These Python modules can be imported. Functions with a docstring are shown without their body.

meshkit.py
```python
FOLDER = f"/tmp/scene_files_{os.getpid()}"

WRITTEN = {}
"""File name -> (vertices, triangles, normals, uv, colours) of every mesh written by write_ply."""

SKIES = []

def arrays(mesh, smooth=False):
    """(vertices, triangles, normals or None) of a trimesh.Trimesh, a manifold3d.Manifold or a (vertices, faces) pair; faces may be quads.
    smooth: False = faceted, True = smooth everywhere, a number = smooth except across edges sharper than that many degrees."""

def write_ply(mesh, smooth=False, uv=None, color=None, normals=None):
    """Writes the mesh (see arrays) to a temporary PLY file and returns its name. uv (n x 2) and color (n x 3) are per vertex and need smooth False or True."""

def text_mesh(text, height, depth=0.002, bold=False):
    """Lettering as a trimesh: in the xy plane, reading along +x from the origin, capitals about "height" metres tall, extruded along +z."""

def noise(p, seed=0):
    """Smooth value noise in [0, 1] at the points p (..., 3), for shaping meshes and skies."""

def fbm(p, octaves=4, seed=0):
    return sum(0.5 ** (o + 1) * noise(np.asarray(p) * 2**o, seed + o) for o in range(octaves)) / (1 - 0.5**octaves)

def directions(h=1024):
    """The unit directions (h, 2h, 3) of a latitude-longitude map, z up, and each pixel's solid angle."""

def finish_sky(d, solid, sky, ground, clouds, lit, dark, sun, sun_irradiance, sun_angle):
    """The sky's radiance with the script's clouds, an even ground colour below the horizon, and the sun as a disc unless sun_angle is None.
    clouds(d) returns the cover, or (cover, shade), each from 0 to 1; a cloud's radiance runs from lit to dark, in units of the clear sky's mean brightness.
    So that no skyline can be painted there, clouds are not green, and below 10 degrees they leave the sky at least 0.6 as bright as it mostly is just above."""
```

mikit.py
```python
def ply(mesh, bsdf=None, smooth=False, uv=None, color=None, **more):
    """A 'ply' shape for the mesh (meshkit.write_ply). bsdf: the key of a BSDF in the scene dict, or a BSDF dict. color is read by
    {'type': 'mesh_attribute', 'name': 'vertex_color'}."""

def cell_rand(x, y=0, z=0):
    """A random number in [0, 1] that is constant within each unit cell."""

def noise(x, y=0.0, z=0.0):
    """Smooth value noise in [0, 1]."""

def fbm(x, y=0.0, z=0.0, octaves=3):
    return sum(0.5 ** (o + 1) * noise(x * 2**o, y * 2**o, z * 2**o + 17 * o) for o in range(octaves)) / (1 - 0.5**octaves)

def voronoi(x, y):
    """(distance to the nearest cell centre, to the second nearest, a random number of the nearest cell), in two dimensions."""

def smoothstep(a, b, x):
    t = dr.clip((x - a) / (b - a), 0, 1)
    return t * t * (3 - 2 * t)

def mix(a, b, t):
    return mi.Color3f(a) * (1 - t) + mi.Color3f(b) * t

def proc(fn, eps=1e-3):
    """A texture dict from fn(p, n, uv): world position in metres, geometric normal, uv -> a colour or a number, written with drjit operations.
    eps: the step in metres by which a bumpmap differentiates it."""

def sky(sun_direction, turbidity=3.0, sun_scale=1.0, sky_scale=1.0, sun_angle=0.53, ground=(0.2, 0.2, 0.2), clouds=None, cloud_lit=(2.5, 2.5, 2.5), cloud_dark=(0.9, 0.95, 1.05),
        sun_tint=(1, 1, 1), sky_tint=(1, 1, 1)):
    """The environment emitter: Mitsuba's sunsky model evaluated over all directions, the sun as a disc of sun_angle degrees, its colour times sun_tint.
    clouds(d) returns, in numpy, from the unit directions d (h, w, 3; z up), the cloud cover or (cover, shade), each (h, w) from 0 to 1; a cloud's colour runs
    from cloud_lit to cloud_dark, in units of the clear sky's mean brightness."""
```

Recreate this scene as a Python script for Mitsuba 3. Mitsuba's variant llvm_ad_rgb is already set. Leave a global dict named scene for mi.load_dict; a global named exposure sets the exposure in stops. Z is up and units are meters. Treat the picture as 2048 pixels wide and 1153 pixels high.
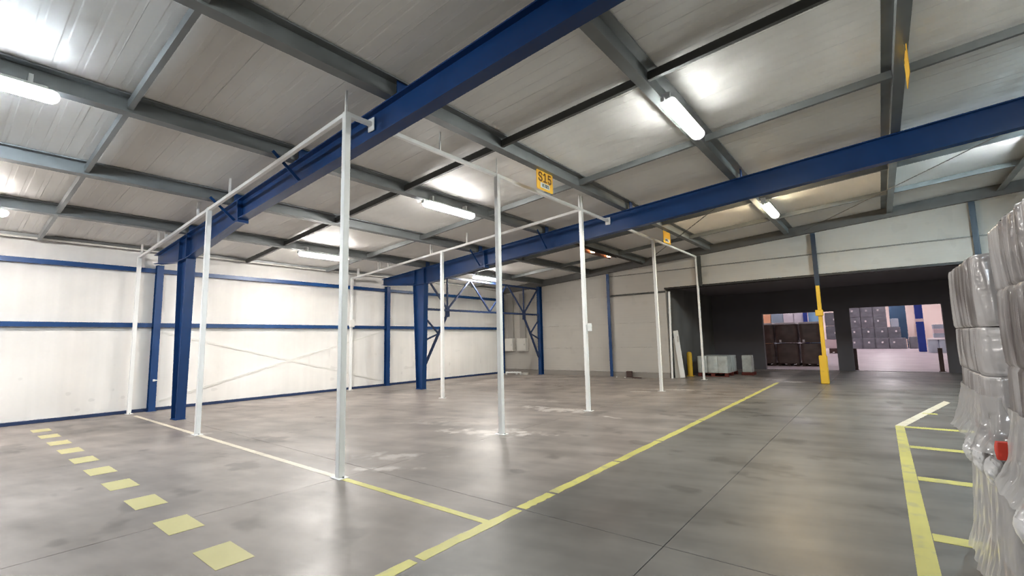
import math, random
import numpy as np, trimesh, mitsuba as mi, drjit as dr
import shapely
from shapely.geometry import Polygon, box as sbox
import mikit, meshkit
from mikit import proc, noise, fbm, voronoi, smoothstep, mix, cell_rand

# ------------------------------------------------------------------ camera, light, exposure
random.seed(7)
T = mi.ScalarTransform4f
scene, labels = {}, {}
YAW, PITCH, ROLL, FOCAL = 0.6702, 0.1133, -0.0222, 921.8632
EYE = np.array([14.902, -0.0838, 1.6])
_f = np.array([-math.sin(YAW) * math.cos(PITCH), math.cos(YAW) * math.cos(PITCH), math.sin(PITCH)])
_r = np.array([math.cos(YAW), math.sin(YAW), 0.0])
_u = np.cross(_r, _f)
_u = -math.sin(ROLL) * _r + math.cos(ROLL) * _u
scene['camera'] = {'type': 'perspective', 'fov': 2 * math.degrees(math.atan(1024 / FOCAL)), 'fov_axis': 'x', 'near_clip': 0.05, 'far_clip': 500.0,
                   'to_world': T().look_at(origin=EYE.tolist(), target=(EYE + _f).tolist(), up=_u.tolist())}
exposure = 2.3
LAMP = 27.0           # radiance of the hall's fluorescent lamps
FAR_LAMP = 7.0       # radiance of the lamps of the hall behind
# lamps of the hall: (x of the purlin, y of the lamp's middle, colour, strength, label)
LAMPS = [
    (7.65, -0.10, (.78, .90, 1.0), 1.6, 'cool white strip lamp cut by the left edge of the photo near its top'),
    (2.60, -0.10, (1.0, .95, .90), 1.5, 'strip lamp at the far left edge above the white wall'),
    (12.75, 0.20, (.95, 1.0, .97), .8, 'strip lamp overhead behind the viewer'),
    (7.65, 6.82, (1.0, .985, .95), 1.1, 'bright white strip lamp right behind the white post below the S15 board'),
    (2.60, 6.75, (1.0, .96, .90), 1.5, 'strip lamp low above the left wall between the two blue columns'),
    (12.75, 6.70, (.96, 1.0, .97), 1.0, 'cool white strip lamp hanging high in the upper right of the photo'),
    (2.60, 13.65, (1.0, .95, .87), 1.2, 'strip lamp above the blue lattice truss'),
    (12.80, 13.35, (1.0, .80, .52), 1.25, 'small warm yellow strip lamp beyond the second blue rafter'),
    (17.85, 13.2, (.74, .93, 1.0), 3.8, 'cool strip lamp out to the right above the wrapped stacks'),
    (17.85, 6.6, (.96, 1.0, .97), .8, 'strip lamp over the wrapped stacks on the right'),
]

# ------------------------------------------------------------------ helpers
def numbered(name):
    if name not in scene and name not in labels: return name
    k = 1
    while f'{name}_{k:03d}' in scene or f'{name}_{k:03d}' in labels: k += 1
    return f'{name}_{k:03d}'
_used = set()
def key_of(name):
    if name not in _used: _used.add(name); return name
    k = 1
    while f'{name}_{k:03d}' in _used: k += 1
    n = f'{name}_{k:03d}'; _used.add(n); return n
def thing(name, label, cat, group=None, kind=None):
    k = key_of(name); labels[k] = {'label': label, 'category': cat}
    if group: labels[k]['group'] = group
    if kind: labels[k] = {'label': label, 'kind': kind}
    return k
def part(parent, name, mesh, bsdf, smooth=False, label=None, **kw):
    k = key_of(parent + '__' + name); scene[k] = mikit.ply(mesh, bsdf, smooth, **kw)
    if label: labels[k] = {'label': label}
    return k
def one(name, mesh, bsdf, label, cat, group=None, smooth=False, **kw):
    k = thing(name, label, cat, group); scene[k] = mikit.ply(mesh, bsdf, smooth, **kw); return k
def structure(name, mesh, bsdf, label, smooth=False):
    k = key_of(name); scene[k] = mikit.ply(mesh, bsdf, smooth); labels[k] = {'label': label, 'kind': 'structure'}; return k
cat = lambda ms: trimesh.util.concatenate(list(ms))
def box(x0, x1, y0, y1, z0, z1, c=0.0):
    if c <= 0:
        m = trimesh.creation.box((x1 - x0, y1 - y0, z1 - z0)); m.apply_translation([(x0 + x1) / 2, (y0 + y1) / 2, (z0 + z1) / 2]); return m
    p = []
    for x, sx in ((x0, 1), (x1, -1)):
        for y, sy in ((y0, 1), (y1, -1)):
            for z, sz in ((z0, 1), (z1, -1)):
                p += [(x, y + sy * c, z + sz * c), (x + sx * c, y, z + sz * c), (x + sx * c, y + sy * c, z)]
    return trimesh.Trimesh(np.array(p)).convex_hull
def oriented(m, p0, d, up):
    """m built along +x from the origin, height along z -> placed at p0 along d."""
    d = np.asarray(d, float); d /= np.linalg.norm(d); s = np.cross(up, d); s /= np.linalg.norm(s); u = np.cross(d, s)
    M = np.eye(4); M[:3, 0], M[:3, 1], M[:3, 2], M[:3, 3] = d, s, u, p0
    m = m.copy(); m.apply_transform(M); return m
def bar(p0, p1, w, h, up=(0, 0, 1), c=0.0):
    p0, p1 = np.asarray(p0, float), np.asarray(p1, float); L = np.linalg.norm(p1 - p0)
    return oriented(box(0, L, -w / 2, w / 2, -h / 2, h / 2, c), p0, p1 - p0, np.asarray(up, float))
def poly_xz(pts, y0, y1):
    """polygon in x,z extruded along y"""
    m = trimesh.creation.extrude_polygon(Polygon(pts), y1 - y0, engine='earcut')
    v = m.vertices; m = trimesh.Trimesh(np.c_[v[:, 0], v[:, 2] + y0, v[:, 1]], m.faces[:, ::-1], process=False); return m
def poly_yz(pts, x0, x1):
    m = trimesh.creation.extrude_polygon(Polygon(pts), x1 - x0, engine='earcut')
    v = m.vertices; return trimesh.Trimesh(np.c_[v[:, 2] + x0, v[:, 0], v[:, 1]], m.faces, process=False)
def poly_xy(pts, z0, z1):
    m = trimesh.creation.extrude_polygon(pts if isinstance(pts, Polygon) else Polygon(pts), z1 - z0, engine='earcut'); m.apply_translation([0, 0, z0]); return m
def cyl(p0, p1, r, n=20):
    m = trimesh.creation.cylinder(radius=r, segment=[p0, p1], sections=n); return m
def ibeam_section(depth, width, tf, tw):
    w, d = width / 2, depth / 2
    return [(-w, -d), (w, -d), (w, -d + tf), (tw / 2, -d + tf), (tw / 2, d - tf), (w, d - tf), (w, d), (-w, d), (-w, d - tf), (-tw / 2, d - tf), (-tw / 2, -d + tf), (-w, -d + tf)]

# ------------------------------------------------------------------ materials
def diffuse(name, col, rough=.6, spec=.4, **kw):
    scene[name] = {'type': 'twosided', 'bsdf': {'type': 'principled', 'base_color': {'type': 'rgb', 'value': list(col)} if not isinstance(col, dict) else col, 'roughness': rough, 'specular': spec, **kw}}
    return name
def rgb(*v): return {'type': 'rgb', 'value': list(v)}
POSTS = [(0.18, 3.12), (4.88, 3.12), (9.65, 3.12), (0.22, 9.2), (4.92, 9.2), (9.65, 9.2), (9.65, 6.17), (9.65, 13.60), (9.65, 17.85)]
DUST = [(9.0, 9.0, 1.0, .35, .2, .8), (8.4, 9.15, .5, .12, .1, .7), (9.4, 6.25, .9, .35, .35, .9), (9.3, 4.15, .7, .22, .6, .6), (9.75, 3.65, .45, .14, .6, .7), (9.75, 14.1, .9, .25, .3, .6), (9.2, 13.2, .6, .2, .4, .5),
        (12.5, 18.2, .6, .35, .2, .7), (11.9, 18.8, .5, .3, .2, .6), (10.4, 8.7, .35, .1, -.4, .7), (8.2, 6.5, 1.3, .3, .5, .3), (7.2, 10.0, 1.4, .3, .2, .25), (4.9, 3.12, .25, .2, 0, .5)]
def floor_color(p, n, uv):
    x, y = p.x, p.y
    a = fbm(x * .45, y * .45, 3.0, 4); b = fbm(x * 2.1 + 9, y * 1.3, 1.0, 4); s = fbm(x * .9 + y * .35, y * 3.2 - x * .8, 7.0, 4)
    v = .76 + .50 * (a - .5) + .36 * (b - .5) + .50 * (s - .5)
    dark = smoothstep(.66, .80, fbm(x * 1.6 + 31, y * 2.2, 5.0, 4)) * .30
    v = v * (1 - dark)
    lane = smoothstep(12.0, 12.2, x)                      # the driven lane is worn darker and greyer
    col = mix(mi.Color3f(.236, .205, .186), mi.Color3f(.145, .135, .123), lane) * v
    d = mi.Float(0)
    ragged = fbm(x * 6.0, y * 6.0, 2.0, 3)
    for cx, cy, rx, ry, ang, k in DUST:
        u = (x - cx) * math.cos(ang) + (y - cy) * math.sin(ang); w = -(x - cx) * math.sin(ang) + (y - cy) * math.cos(ang)
        q = dr.sqrt(dr.square(u / rx) + dr.square(w / ry))
        d = dr.maximum(d, k * smoothstep(1.0, .2, q + (ragged - .5) * 1.6))
    return mix(col, mi.Color3f(.48, .44, .41), d * .75)
def floor_rough(p, n, uv): return .27 + .24 * fbm(p.x * 1.1, p.y * 1.1, 4.0, 3)
scene['mat_floor'] = {'type': 'principled', 'base_color': proc(floor_color), 'roughness': proc(floor_rough), 'specular': .36}
diffuse('mat_joint', (.10, .09, .085), .8)
def wall_color(p, n, uv):
    y, z = p.y + p.x, p.z
    m = fbm(y * .7, z * .6, 2.0, 4); f = fbm(y * 9, z * .35, 3.0, 3)
    spots = smoothstep(.90, .94, noise(y * 5.0, z * 5.0, 9.0)) * smoothstep(1.9, .6, z) * .10
    return mi.Color3f(.83, .80, .765) * ((.92 + .14 * (m - .5) + .07 * (f - .5)) * (1 - spots))
scene['mat_membrane'] = {'type': 'twosided', 'bsdf': {'type': 'principled', 'base_color': proc(wall_color), 'roughness': .55, 'specular': .35}}
def panel_color(p, n, uv):
    m = fbm(p.x * .8, p.z * .8, 5.0, 3); l = noise(p.z * 40.0, p.x * .1, 1.0)
    spots = smoothstep(.82, .87, noise(p.x * 4.0, p.z * 4.0, 3.0)) * .04
    return mi.Color3f(.43, .405, .37) * ((.95 + .12 * (m - .5) + .03 * (l - .5)) * (1 - spots))
scene['mat_panel'] = {'type': 'twosided', 'bsdf': {'type': 'principled', 'base_color': proc(panel_color), 'roughness': .5, 'specular': .4}}
def deck_color(p, n, uv):
    m = fbm(p.x * .5, p.y * .8, 2.0, 3)
    return mi.Color3f(.62, .60, .57) * (.96 + .10 * (m - .5))
scene['mat_deck'] = {'type': 'twosided', 'bsdf': {'type': 'principled', 'base_color': proc(deck_color), 'roughness': .58, 'specular': .35}}
def galv_color(p, n, uv):
    m = fbm(p.x * 3, p.y * 3, p.z * 3, 3)
    return mi.Color3f(.155, .166, .166) * (.8 + .4 * m)
scene['mat_galvanized'] = {'type': 'twosided', 'bsdf': {'type': 'principled', 'base_color': proc(galv_color), 'roughness': .42, 'metallic': .35, 'specular': .5}}
diffuse('mat_dark_bar', (.045, .047, .043), .55)
diffuse('mat_edge_beam', (.085, .083, .078), .5)
def blue_color(p, n, uv):
    m = fbm(p.x * 2.5, p.y * 2.5, p.z * 1.5, 3)
    return mi.Color3f(.005, .036, .132) * (.85 + .3 * m)
scene['mat_blue'] = {'type': 'twosided', 'bsdf': {'type': 'principled', 'base_color': proc(blue_color), 'roughness': .38, 'specular': .38}}
diffuse('mat_dark_blue', (.015, .03, .085), .5)
diffuse('mat_slate_blue', (.012, .027, .050), .5)
diffuse('mat_rail_grey', (.17, .165, .155), .5)
diffuse('mat_white_paint', (.80, .80, .78), .4)
diffuse('mat_off_white', (.68, .66, .62), .5)
diffuse('mat_cabinet', (.56, .54, .50), .5)
diffuse('mat_duct', (.27, .255, .235), .5)
diffuse('mat_concrete', (.23, .21, .19), .8)
def yellow_line_color(p, n, uv):
    w = smoothstep(.55, .78, fbm(p.x * 7, p.y * 7, 1.0, 4)) * .45; c = fbm(p.x * 2, p.y * 2, 6.0, 3)
    return mix(mi.Color3f(.43, .39, .115) * (.85 + .3 * c), mi.Color3f(.28, .26, .18), w)
scene['mat_yellow_line'] = {'type': 'principled', 'base_color': proc(yellow_line_color), 'roughness': .42, 'specular': .4}
def pale_line_color(p, n, uv):
    w = smoothstep(.55, .8, fbm(p.x * 8, p.y * 8, 2.0, 4)) * .4
    return mix(mi.Color3f(.53, .475, .38), mi.Color3f(.35, .31, .26), w)
scene['mat_pale_line'] = {'type': 'principled', 'base_color': proc(pale_line_color), 'roughness': .45, 'specular': .4}
diffuse('mat_dash', (.41, .365, .175), .42)
def bollard_color(p, n, uv):
    w = smoothstep(.62, .74, fbm(p.x * 6, p.y * 6, p.z * 5, 4)) * .35
    return mix(mi.Color3f(.72, .43, .035), mi.Color3f(.25, .2, .1), w)
scene['mat_yellow_paint'] = {'type': 'twosided', 'bsdf': {'type': 'principled', 'base_color': proc(bollard_color), 'roughness': .45, 'specular': .45}}
diffuse('mat_sign', (.86, .50, .06), .45)
diffuse('mat_lettering', (.13, .045, .012), .5)
diffuse('mat_black', (.015, .014, .013), .5)
diffuse('mat_label', (.82, .82, .80), .5)
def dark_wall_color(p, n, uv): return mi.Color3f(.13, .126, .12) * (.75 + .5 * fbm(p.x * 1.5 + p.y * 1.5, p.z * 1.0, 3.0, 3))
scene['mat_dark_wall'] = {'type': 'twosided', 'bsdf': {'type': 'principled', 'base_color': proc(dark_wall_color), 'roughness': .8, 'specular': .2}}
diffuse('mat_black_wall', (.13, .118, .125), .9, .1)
diffuse('mat_red_pallet', (.11, .02, .014), .7)
diffuse('mat_red', (.45, .035, .02), .4)
diffuse('mat_wood', (.30, .20, .12), .7)
diffuse('mat_dark_wood', (.06, .035, .03), .7)
def bale_color(p, n, uv):
    return mi.Color3f(.46, .48, .46) * (.75 + .5 * fbm(p.x * 7, p.y * 7, p.z * 7, 3))
scene['mat_bale'] = {'type': 'twosided', 'bsdf': {'type': 'principled', 'base_color': proc(bale_color), 'roughness': .35, 'specular': .5}}
def film_load_color(p, n, uv):
    a = fbm(p.y * 20 + p.x * 20, p.z * 1.2, 3.0, 4); b = fbm(p.y * 2.2 + p.x * 2.2, p.z * 2.6, 8.0, 3)
    return mix(mi.Color3f(.095, .080, .077), mi.Color3f(.35, .325, .32), smoothstep(.30, .70, .5 * a + .5 * b))
def film_bump(p, n, uv): return .014 * fbm(p.y * 18 + p.x * 18, p.z * 2.4, 3.0, 4) + .006 * fbm(p.y * 40 + p.x * 40, p.z * 22.0, 1.0, 3)
scene['mat_wrapped'] = {'type': 'twosided', 'bsdf': {'type': 'bumpmap', 'arbitrary': proc(film_bump, 2e-3), 'scale': 1.0,
                        'bsdf': {'type': 'principled', 'base_color': proc(film_load_color), 'roughness': .20, 'specular': .7, 'clearcoat': .8, 'clearcoat_gloss': .95}}}
scene['mat_film'] = {'type': 'blendbsdf', 'weight': .34, 'a': {'type': 'thindielectric', 'int_ior': 1.5},
                     'b': {'type': 'twosided', 'bsdf': {'type': 'principled', 'base_color': rgb(.62, .59, .58), 'roughness': .09, 'specular': 1.0}}}
scene['mat_film_bunch'] = {'type': 'blendbsdf', 'weight': .6, 'a': {'type': 'thindielectric', 'int_ior': 1.5},
                     'b': {'type': 'twosided', 'bsdf': {'type': 'principled', 'base_color': rgb(.72, .70, .70), 'roughness': .08, 'specular': .9}}}
def wrapped_mat(name, c, k=.6):
    def fn(p, n, uv): return mi.Color3f(*c) * (1 - k / 2 + k * fbm(p.x * 3 + p.y, p.z * 4, 2.0, 3))
    scene[name] = {'type': 'twosided', 'bsdf': {'type': 'principled', 'base_color': proc(fn), 'roughness': .35, 'specular': .5}}
wrapped_mat('mat_brown', (.105, .07, .06), .8)
wrapped_mat('mat_grey_bale', (.165, .17, .195), .4)
wrapped_mat('mat_lilac_white', (.62, .60, .66), .3)
diffuse('mat_orange_goods', (.75, .40, .24), .5)
diffuse('mat_bluegrey_goods', (.24, .31, .38), .5)
diffuse('mat_skyblue_goods', (.30, .55, .80), .5)
diffuse('mat_navy', (.025, .06, .115), .6)
diffuse('mat_ice', (.40, .45, .52), .4)
diffuse('mat_pink_goods', (.62, .50, .52), .5)
diffuse('mat_white_goods', (.80, .78, .80), .4)
diffuse('mat_far_blue', (.02, .045, .27), .4)
def far_floor_color(p, n, uv): return mi.Color3f(.46, .40, .43) * (.9 + .2 * fbm(p.x, p.y, 1.0, 3))
scene['mat_far_floor'] = {'type': 'principled', 'base_color': proc(far_floor_color), 'roughness': .4, 'specular': .4}
diffuse('mat_peach', (.90, .765, .71), .7)
diffuse('mat_pipe', (.40, .24, .20), .6)
diffuse('mat_far_ceiling', (.55, .55, .56), .7)
diffuse('mat_housing', (.55, .56, .56), .4)
diffuse('mat_heater', (.02, .018, .016), .5)
diffuse('mat_cable', (.10, .095, .09), .6)

# ------------------------------------------------------------------ the setting
S = 0.0755                                     # slope of the roof
def zr(x, z0): return z0 + S * x
Z_BOT, Z_PUR, Z_DECK = 3.54, 4.02, 4.22        # at x = 0: rafter underside, purlin underside, deck
XMAX, YMIN, YWALL = 24.0, -7.0, 17.93
GX, GY = [-0.1, 2.05, 5.85, 9.65, 13.45, 17.25, 21.05, XMAX], [YMIN, -3.5, 3.55, 10.6, 17.95, 24.3]
fl = structure('floor', box(-.1, XMAX, YMIN, 24.6, -.2, -.012), 'mat_joint', 'grey power-floated concrete floor of the hall')
for i in range(len(GX) - 1):
    for j in range(len(GY) - 1):
        part(fl, 'slab', box(GX[i] + .003, GX[i + 1] - .003, GY[j] + .003, GY[j + 1] - .003, -.1, 0, .0015), 'mat_floor')
# left wall: a white membrane with shallow folds
def membrane():
    ys, zs = np.linspace(YMIN, 18.05, 340), np.linspace(.06, 4.30, 60)
    Y, Z = np.meshgrid(ys, zs, indexing='ij')
    P = np.stack([Y * 3.2, Z * .5, Y * 0], -1)
    X = -.02 + .030 * (meshkit.fbm(P, 3, 4) - .5) + .018 * (meshkit.fbm(np.stack([Y * .9, Z * 1.1, Y * 0 + 5], -1), 3, 9) - .5)
    X += np.where(Z < .9, .02 * (meshkit.noise(np.stack([Y * 2.0 + Z * 3, Z * 2 - Y, Y * 0], -1), 3) - .5) * (1 - Z / .9), 0)
    v = np.stack([X, Y, Z], -1).reshape(-1, 3); n = len(zs)
    i, j = np.meshgrid(np.arange(len(ys) - 1), np.arange(n - 1), indexing='ij'); a = (i * n + j).ravel()
    return v, np.stack([a, a + n, a + n + 1, a + 1], 1)
wl = structure('wall_left', membrane(), 'mat_membrane', 'left wall of white insulation membrane', True)
part(wl, 'brace_strap', bar((-.012, 3.75, 2.01), (-.012, 10.68, .2), .05, .02, (1, 0, 0)), 'mat_off_white')
part(wl, 'brace_strap', bar((-.012, 3.78, .22), (-.012, 10.66, 2.03), .05, .02, (1, 0, 0)), 'mat_off_white')
structure('baseboard_left', cat([box(-.05, .035, YMIN + .0, 18.0, 0, .075, .004)]), 'mat_dark_blue', 'dark blue rail along the foot of the left wall')
# back wall: sandwich panels on a concrete plinth, with the opening to the dark passage
XJ, ZL = 8.36, 3.53                            # left jamb and lintel of the opening
XO = 20.9
shell = cat([box(-.1, XJ, 18.03, 18.15, .0, ZL), box(XO, XMAX, 18.03, 18.15, 0, ZL), poly_xz([(-.1, ZL), (XMAX, ZL), (XMAX, zr(XMAX, 4.21)), (-.1, zr(-.1, 4.21))], 18.03, 18.15),
             box(-.1, XJ, 17.91, 18.03, 0, .195)])
wb = structure('wall_back', shell, 'mat_concrete', 'back wall of pale sandwich panels over a concrete plinth')
roof = Polygon([(-.2, -1), (XMAX, -1), (XMAX, zr(XMAX, 4.10)), (-.2, zr(-.2, 4.10))])
BX = [0.0, 2.3, 5.95, 9.7, 13.45, 17.2, 20.95, XMAX]
for i in range(len(BX) - 1):
    for z0, z1 in ((.2, 1.2), (1.2, 2.2), (2.2, 3.38), (3.38, 4.22), (4.22, 5.2), (5.2, 6.2)):
        r = sbox(BX[i] + .0015, z0 + .0015, BX[i + 1] - .0015, z1 - .0015).intersection(roof).difference(sbox(XJ, -1, XO, ZL))
        for g in getattr(r, 'geoms', [r]):
            if g.area > .02: part(wb, 'panel', poly_xz(list(g.exterior.coords)[:-1], YWALL, 18.03), 'mat_panel')
structure('wall_right', box(XMAX, XMAX + .1, YMIN, 18.1, 0, 6.2), 'mat_panel', 'right wall of the hall outside the photo')
structure('wall_rear', box(-.1, XMAX, YMIN - .1, YMIN, 0, 6.2), 'mat_panel', 'wall behind the viewer')
# roof deck: sheets with fine ribs running down the slope
def deck_sheet(y0, y1):
    n = 5; w = (y1 - y0 - .003) / n; pr = []
    y = y0 + .0015
    for k in range(n): pr += [(y, 0), (y + w * .66, 0), (y + w * .72, .003), (y + w * .94, .003)]; y += w
    pr.append((y, 0)); pr = [(y0 + .0015, .008)] + pr + [(y, .008)]
    pr = np.array(pr); m = len(pr)
    v = np.array([(x, py, zr(x, Z_DECK) + pz) for x in (-.1, XMAX) for py, pz in pr])
    return v, np.array([(k, k + 1, m + k + 1, m + k) for k in range(m - 1)])
ce = structure('ceiling', poly_xz([(-.1, zr(-.1, Z_DECK + .03)), (XMAX, zr(XMAX, Z_DECK + .03)), (XMAX, zr(XMAX, Z_DECK + .15)), (-.1, zr(-.1, Z_DECK + .15))], YMIN, 18.1), 'mat_deck', 'sloping pale grey metal roof deck')
for k in range(25): part(ce, 'sheet', deck_sheet(YMIN + k, YMIN + k + 1), 'mat_deck')

# ------------------------------------------------------------------ blue portal frames
def column(yc, label):
    t = thing('blue_column', label, 'column')
    w = .095; xo0, xi0, xo1, xi1, zt = 2.18, 2.48, 1.99, 2.60, 3.70
    f = .018
    part(t, 'web', poly_xz([(xo0 + f, 0.012), (xi0 - f, 0.012), (xi1 - f, zt), (xo1 + f, zt)], yc - .006, yc + .006), 'mat_blue')
    part(t, 'flange', poly_xz([(xo0, 0.012), (xo0 + f, 0.012), (xo1 + f, zt), (xo1, zt)], yc - w, yc + w), 'mat_blue')
    part(t, 'flange', poly_xz([(xi0 - f, 0.012), (xi0, 0.012), (xi1, zt), (xi1 - f, zt)], yc - w, yc + w), 'mat_blue')
    part(t, 'base_plate', box(xo0 - .02, xi0 + .02, yc - w - .015, yc + w + .015, 0, .014, .002), 'mat_blue')
    return t
def rafter(yc, zb, zt0, label, brace_x=(5.1, 7.65), half=.09, x_end=XMAX - .02):
    t = thing('blue_rafter', label, 'roof beam')
    f = .018
    zbot = [(.14, 3.80), (1.99, 3.63), (2.62, 3.64), (5.42, zr(5.42, zb) - .03), (5.43, zr(5.43, zb)), (x_end, zr(x_end, zb))]
    top = [(x_end, zr(x_end, zt0)), (.14, zr(.14, zt0))]
    off = lambda L, d: [(x, z + d) for x, z in L]
    part(t, 'web', poly_xz(off(zbot, f) + off(top, -f), yc - .006, yc + .006), 'mat_blue')
    part(t, 'bottom_flange', poly_xz(zbot + off(zbot, f)[::-1], yc - half, yc + half), 'mat_blue')
    part(t, 'top_flange', poly_xz(off(top, -f) + top[::-1], yc - half, yc + half), 'mat_blue')
    part(t, 'splice_plate', poly_xz([(5.40, zr(5.4, zb) - .06), (5.45, zr(5.4, zb) - .06), (5.41, zr(5.4, zt0) - f), (5.36, zr(5.4, zt0) - f)], yc - half - .01, yc + half + .01), 'mat_blue')
    for x in (2.05, 2.55): part(t, 'stiffener', poly_xz([(x - .006, 3.66), (x + .006, 3.66), (x + .006, zr(x, zt0) - f), (x - .006, zr(x, zt0) - f)], yc - half + .01, yc + half - .01), 'mat_blue')
    for x in brace_x:
        part(t, 'fly_brace', bar((x + .1, yc - .50, zr(x, Z_PUR) + .02), (x + .1, yc - .06, zr(x, zb) + .04), .05, .012, (1, 0, 0)), 'mat_blue')
    for x in (2.6, 5.1, 7.65, 10.2, 12.75):
        part(t, 'purlin_cleat', box(x + .075, x + .09, yc - .08, yc + .08, zr(x, zt0) - .005, zr(x, zt0) + .19), 'mat_blue')
    return t
column(3.54, 'nearer blue tapered column standing left in front of the white membrane wall')
column(10.61, 'farther blue tapered column carrying the left end of the lattice truss')
rafter(3.52, 3.63, 4.03, 'nearer dark blue roof beam sweeping across the top of the photo')
rafter(10.61, 3.535, 4.02, 'farther dark blue roof beam crossing the middle and right of the photo')
rafter(-3.5, 3.54, 4.02, 'blue roof beam behind the viewer')
# blue end column at the back wall
t = thing('blue_end_column', 'blue steel column at the back wall carrying the right end of the truss', 'column')
sec = ibeam_section(.2, .16, .014, .01)
part(t, 'shaft', trimesh.Trimesh(*(lambda m: (m.vertices + [2.36, 17.80, .012], m.faces))(trimesh.creation.extrude_polygon(Polygon(sec), 4.10, engine='earcut'))), 'mat_blue')
part(t, 'base_plate', box(2.24, 2.48, 17.66, 17.90, 0, .014, .002), 'mat_blue')
# lattice truss between the two columns in the plane x = 2.36
t = thing('lattice_truss', 'blue steel lattice truss with knee braces below the roof by the left wall', 'truss')
XT = 2.36
def tb(name, y0, z0, y1, z1, s=.055, m='mat_dark_blue'): part(t, name, bar((XT, y0, z0), (XT, y1, z1), s, s, (1, 0, 0)), m)
n1, n2, n3 = 11.84, 14.22, 16.56
tb('bottom_chord', 10.71, 2.77, 17.695, 2.77, .075)
tb('top_chord', 10.71, 4.0, 17.695, 3.98, .075)
for a, b in ((10.78, n1), (n1, 13.03), (13.10, n2), (n2, 15.36), (15.44, n3), (n3, 17.67)):
    up_first = a not in (n1, n2, n3)
    tb('diagonal', a, 3.97 if up_first else 2.80, b, 2.80 if up_first else 3.97)
for n in (n1, n3): tb('vertical', n, 2.79, n, 4.0, .05)
for n, c, sg in ((n1, 10.72, 1), (n3, 17.67, -1)):
    part(t, 'gusset', box(XT - .012, XT + .012, n - .11, n + .11, 2.52, 2.86, .004), 'mat_dark_blue')
    k = n - sg * .45
    tb('knee_brace', n - sg * .02, 2.6, k, 1.90, .07); tb('knee_brace', k, 1.90, c + sg * .03, .80, .07)
    tb('knee_strut', k, 1.90, c, 2.50, .05); tb('knee_strut', k, 1.90, c, 1.66, .05)

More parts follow.
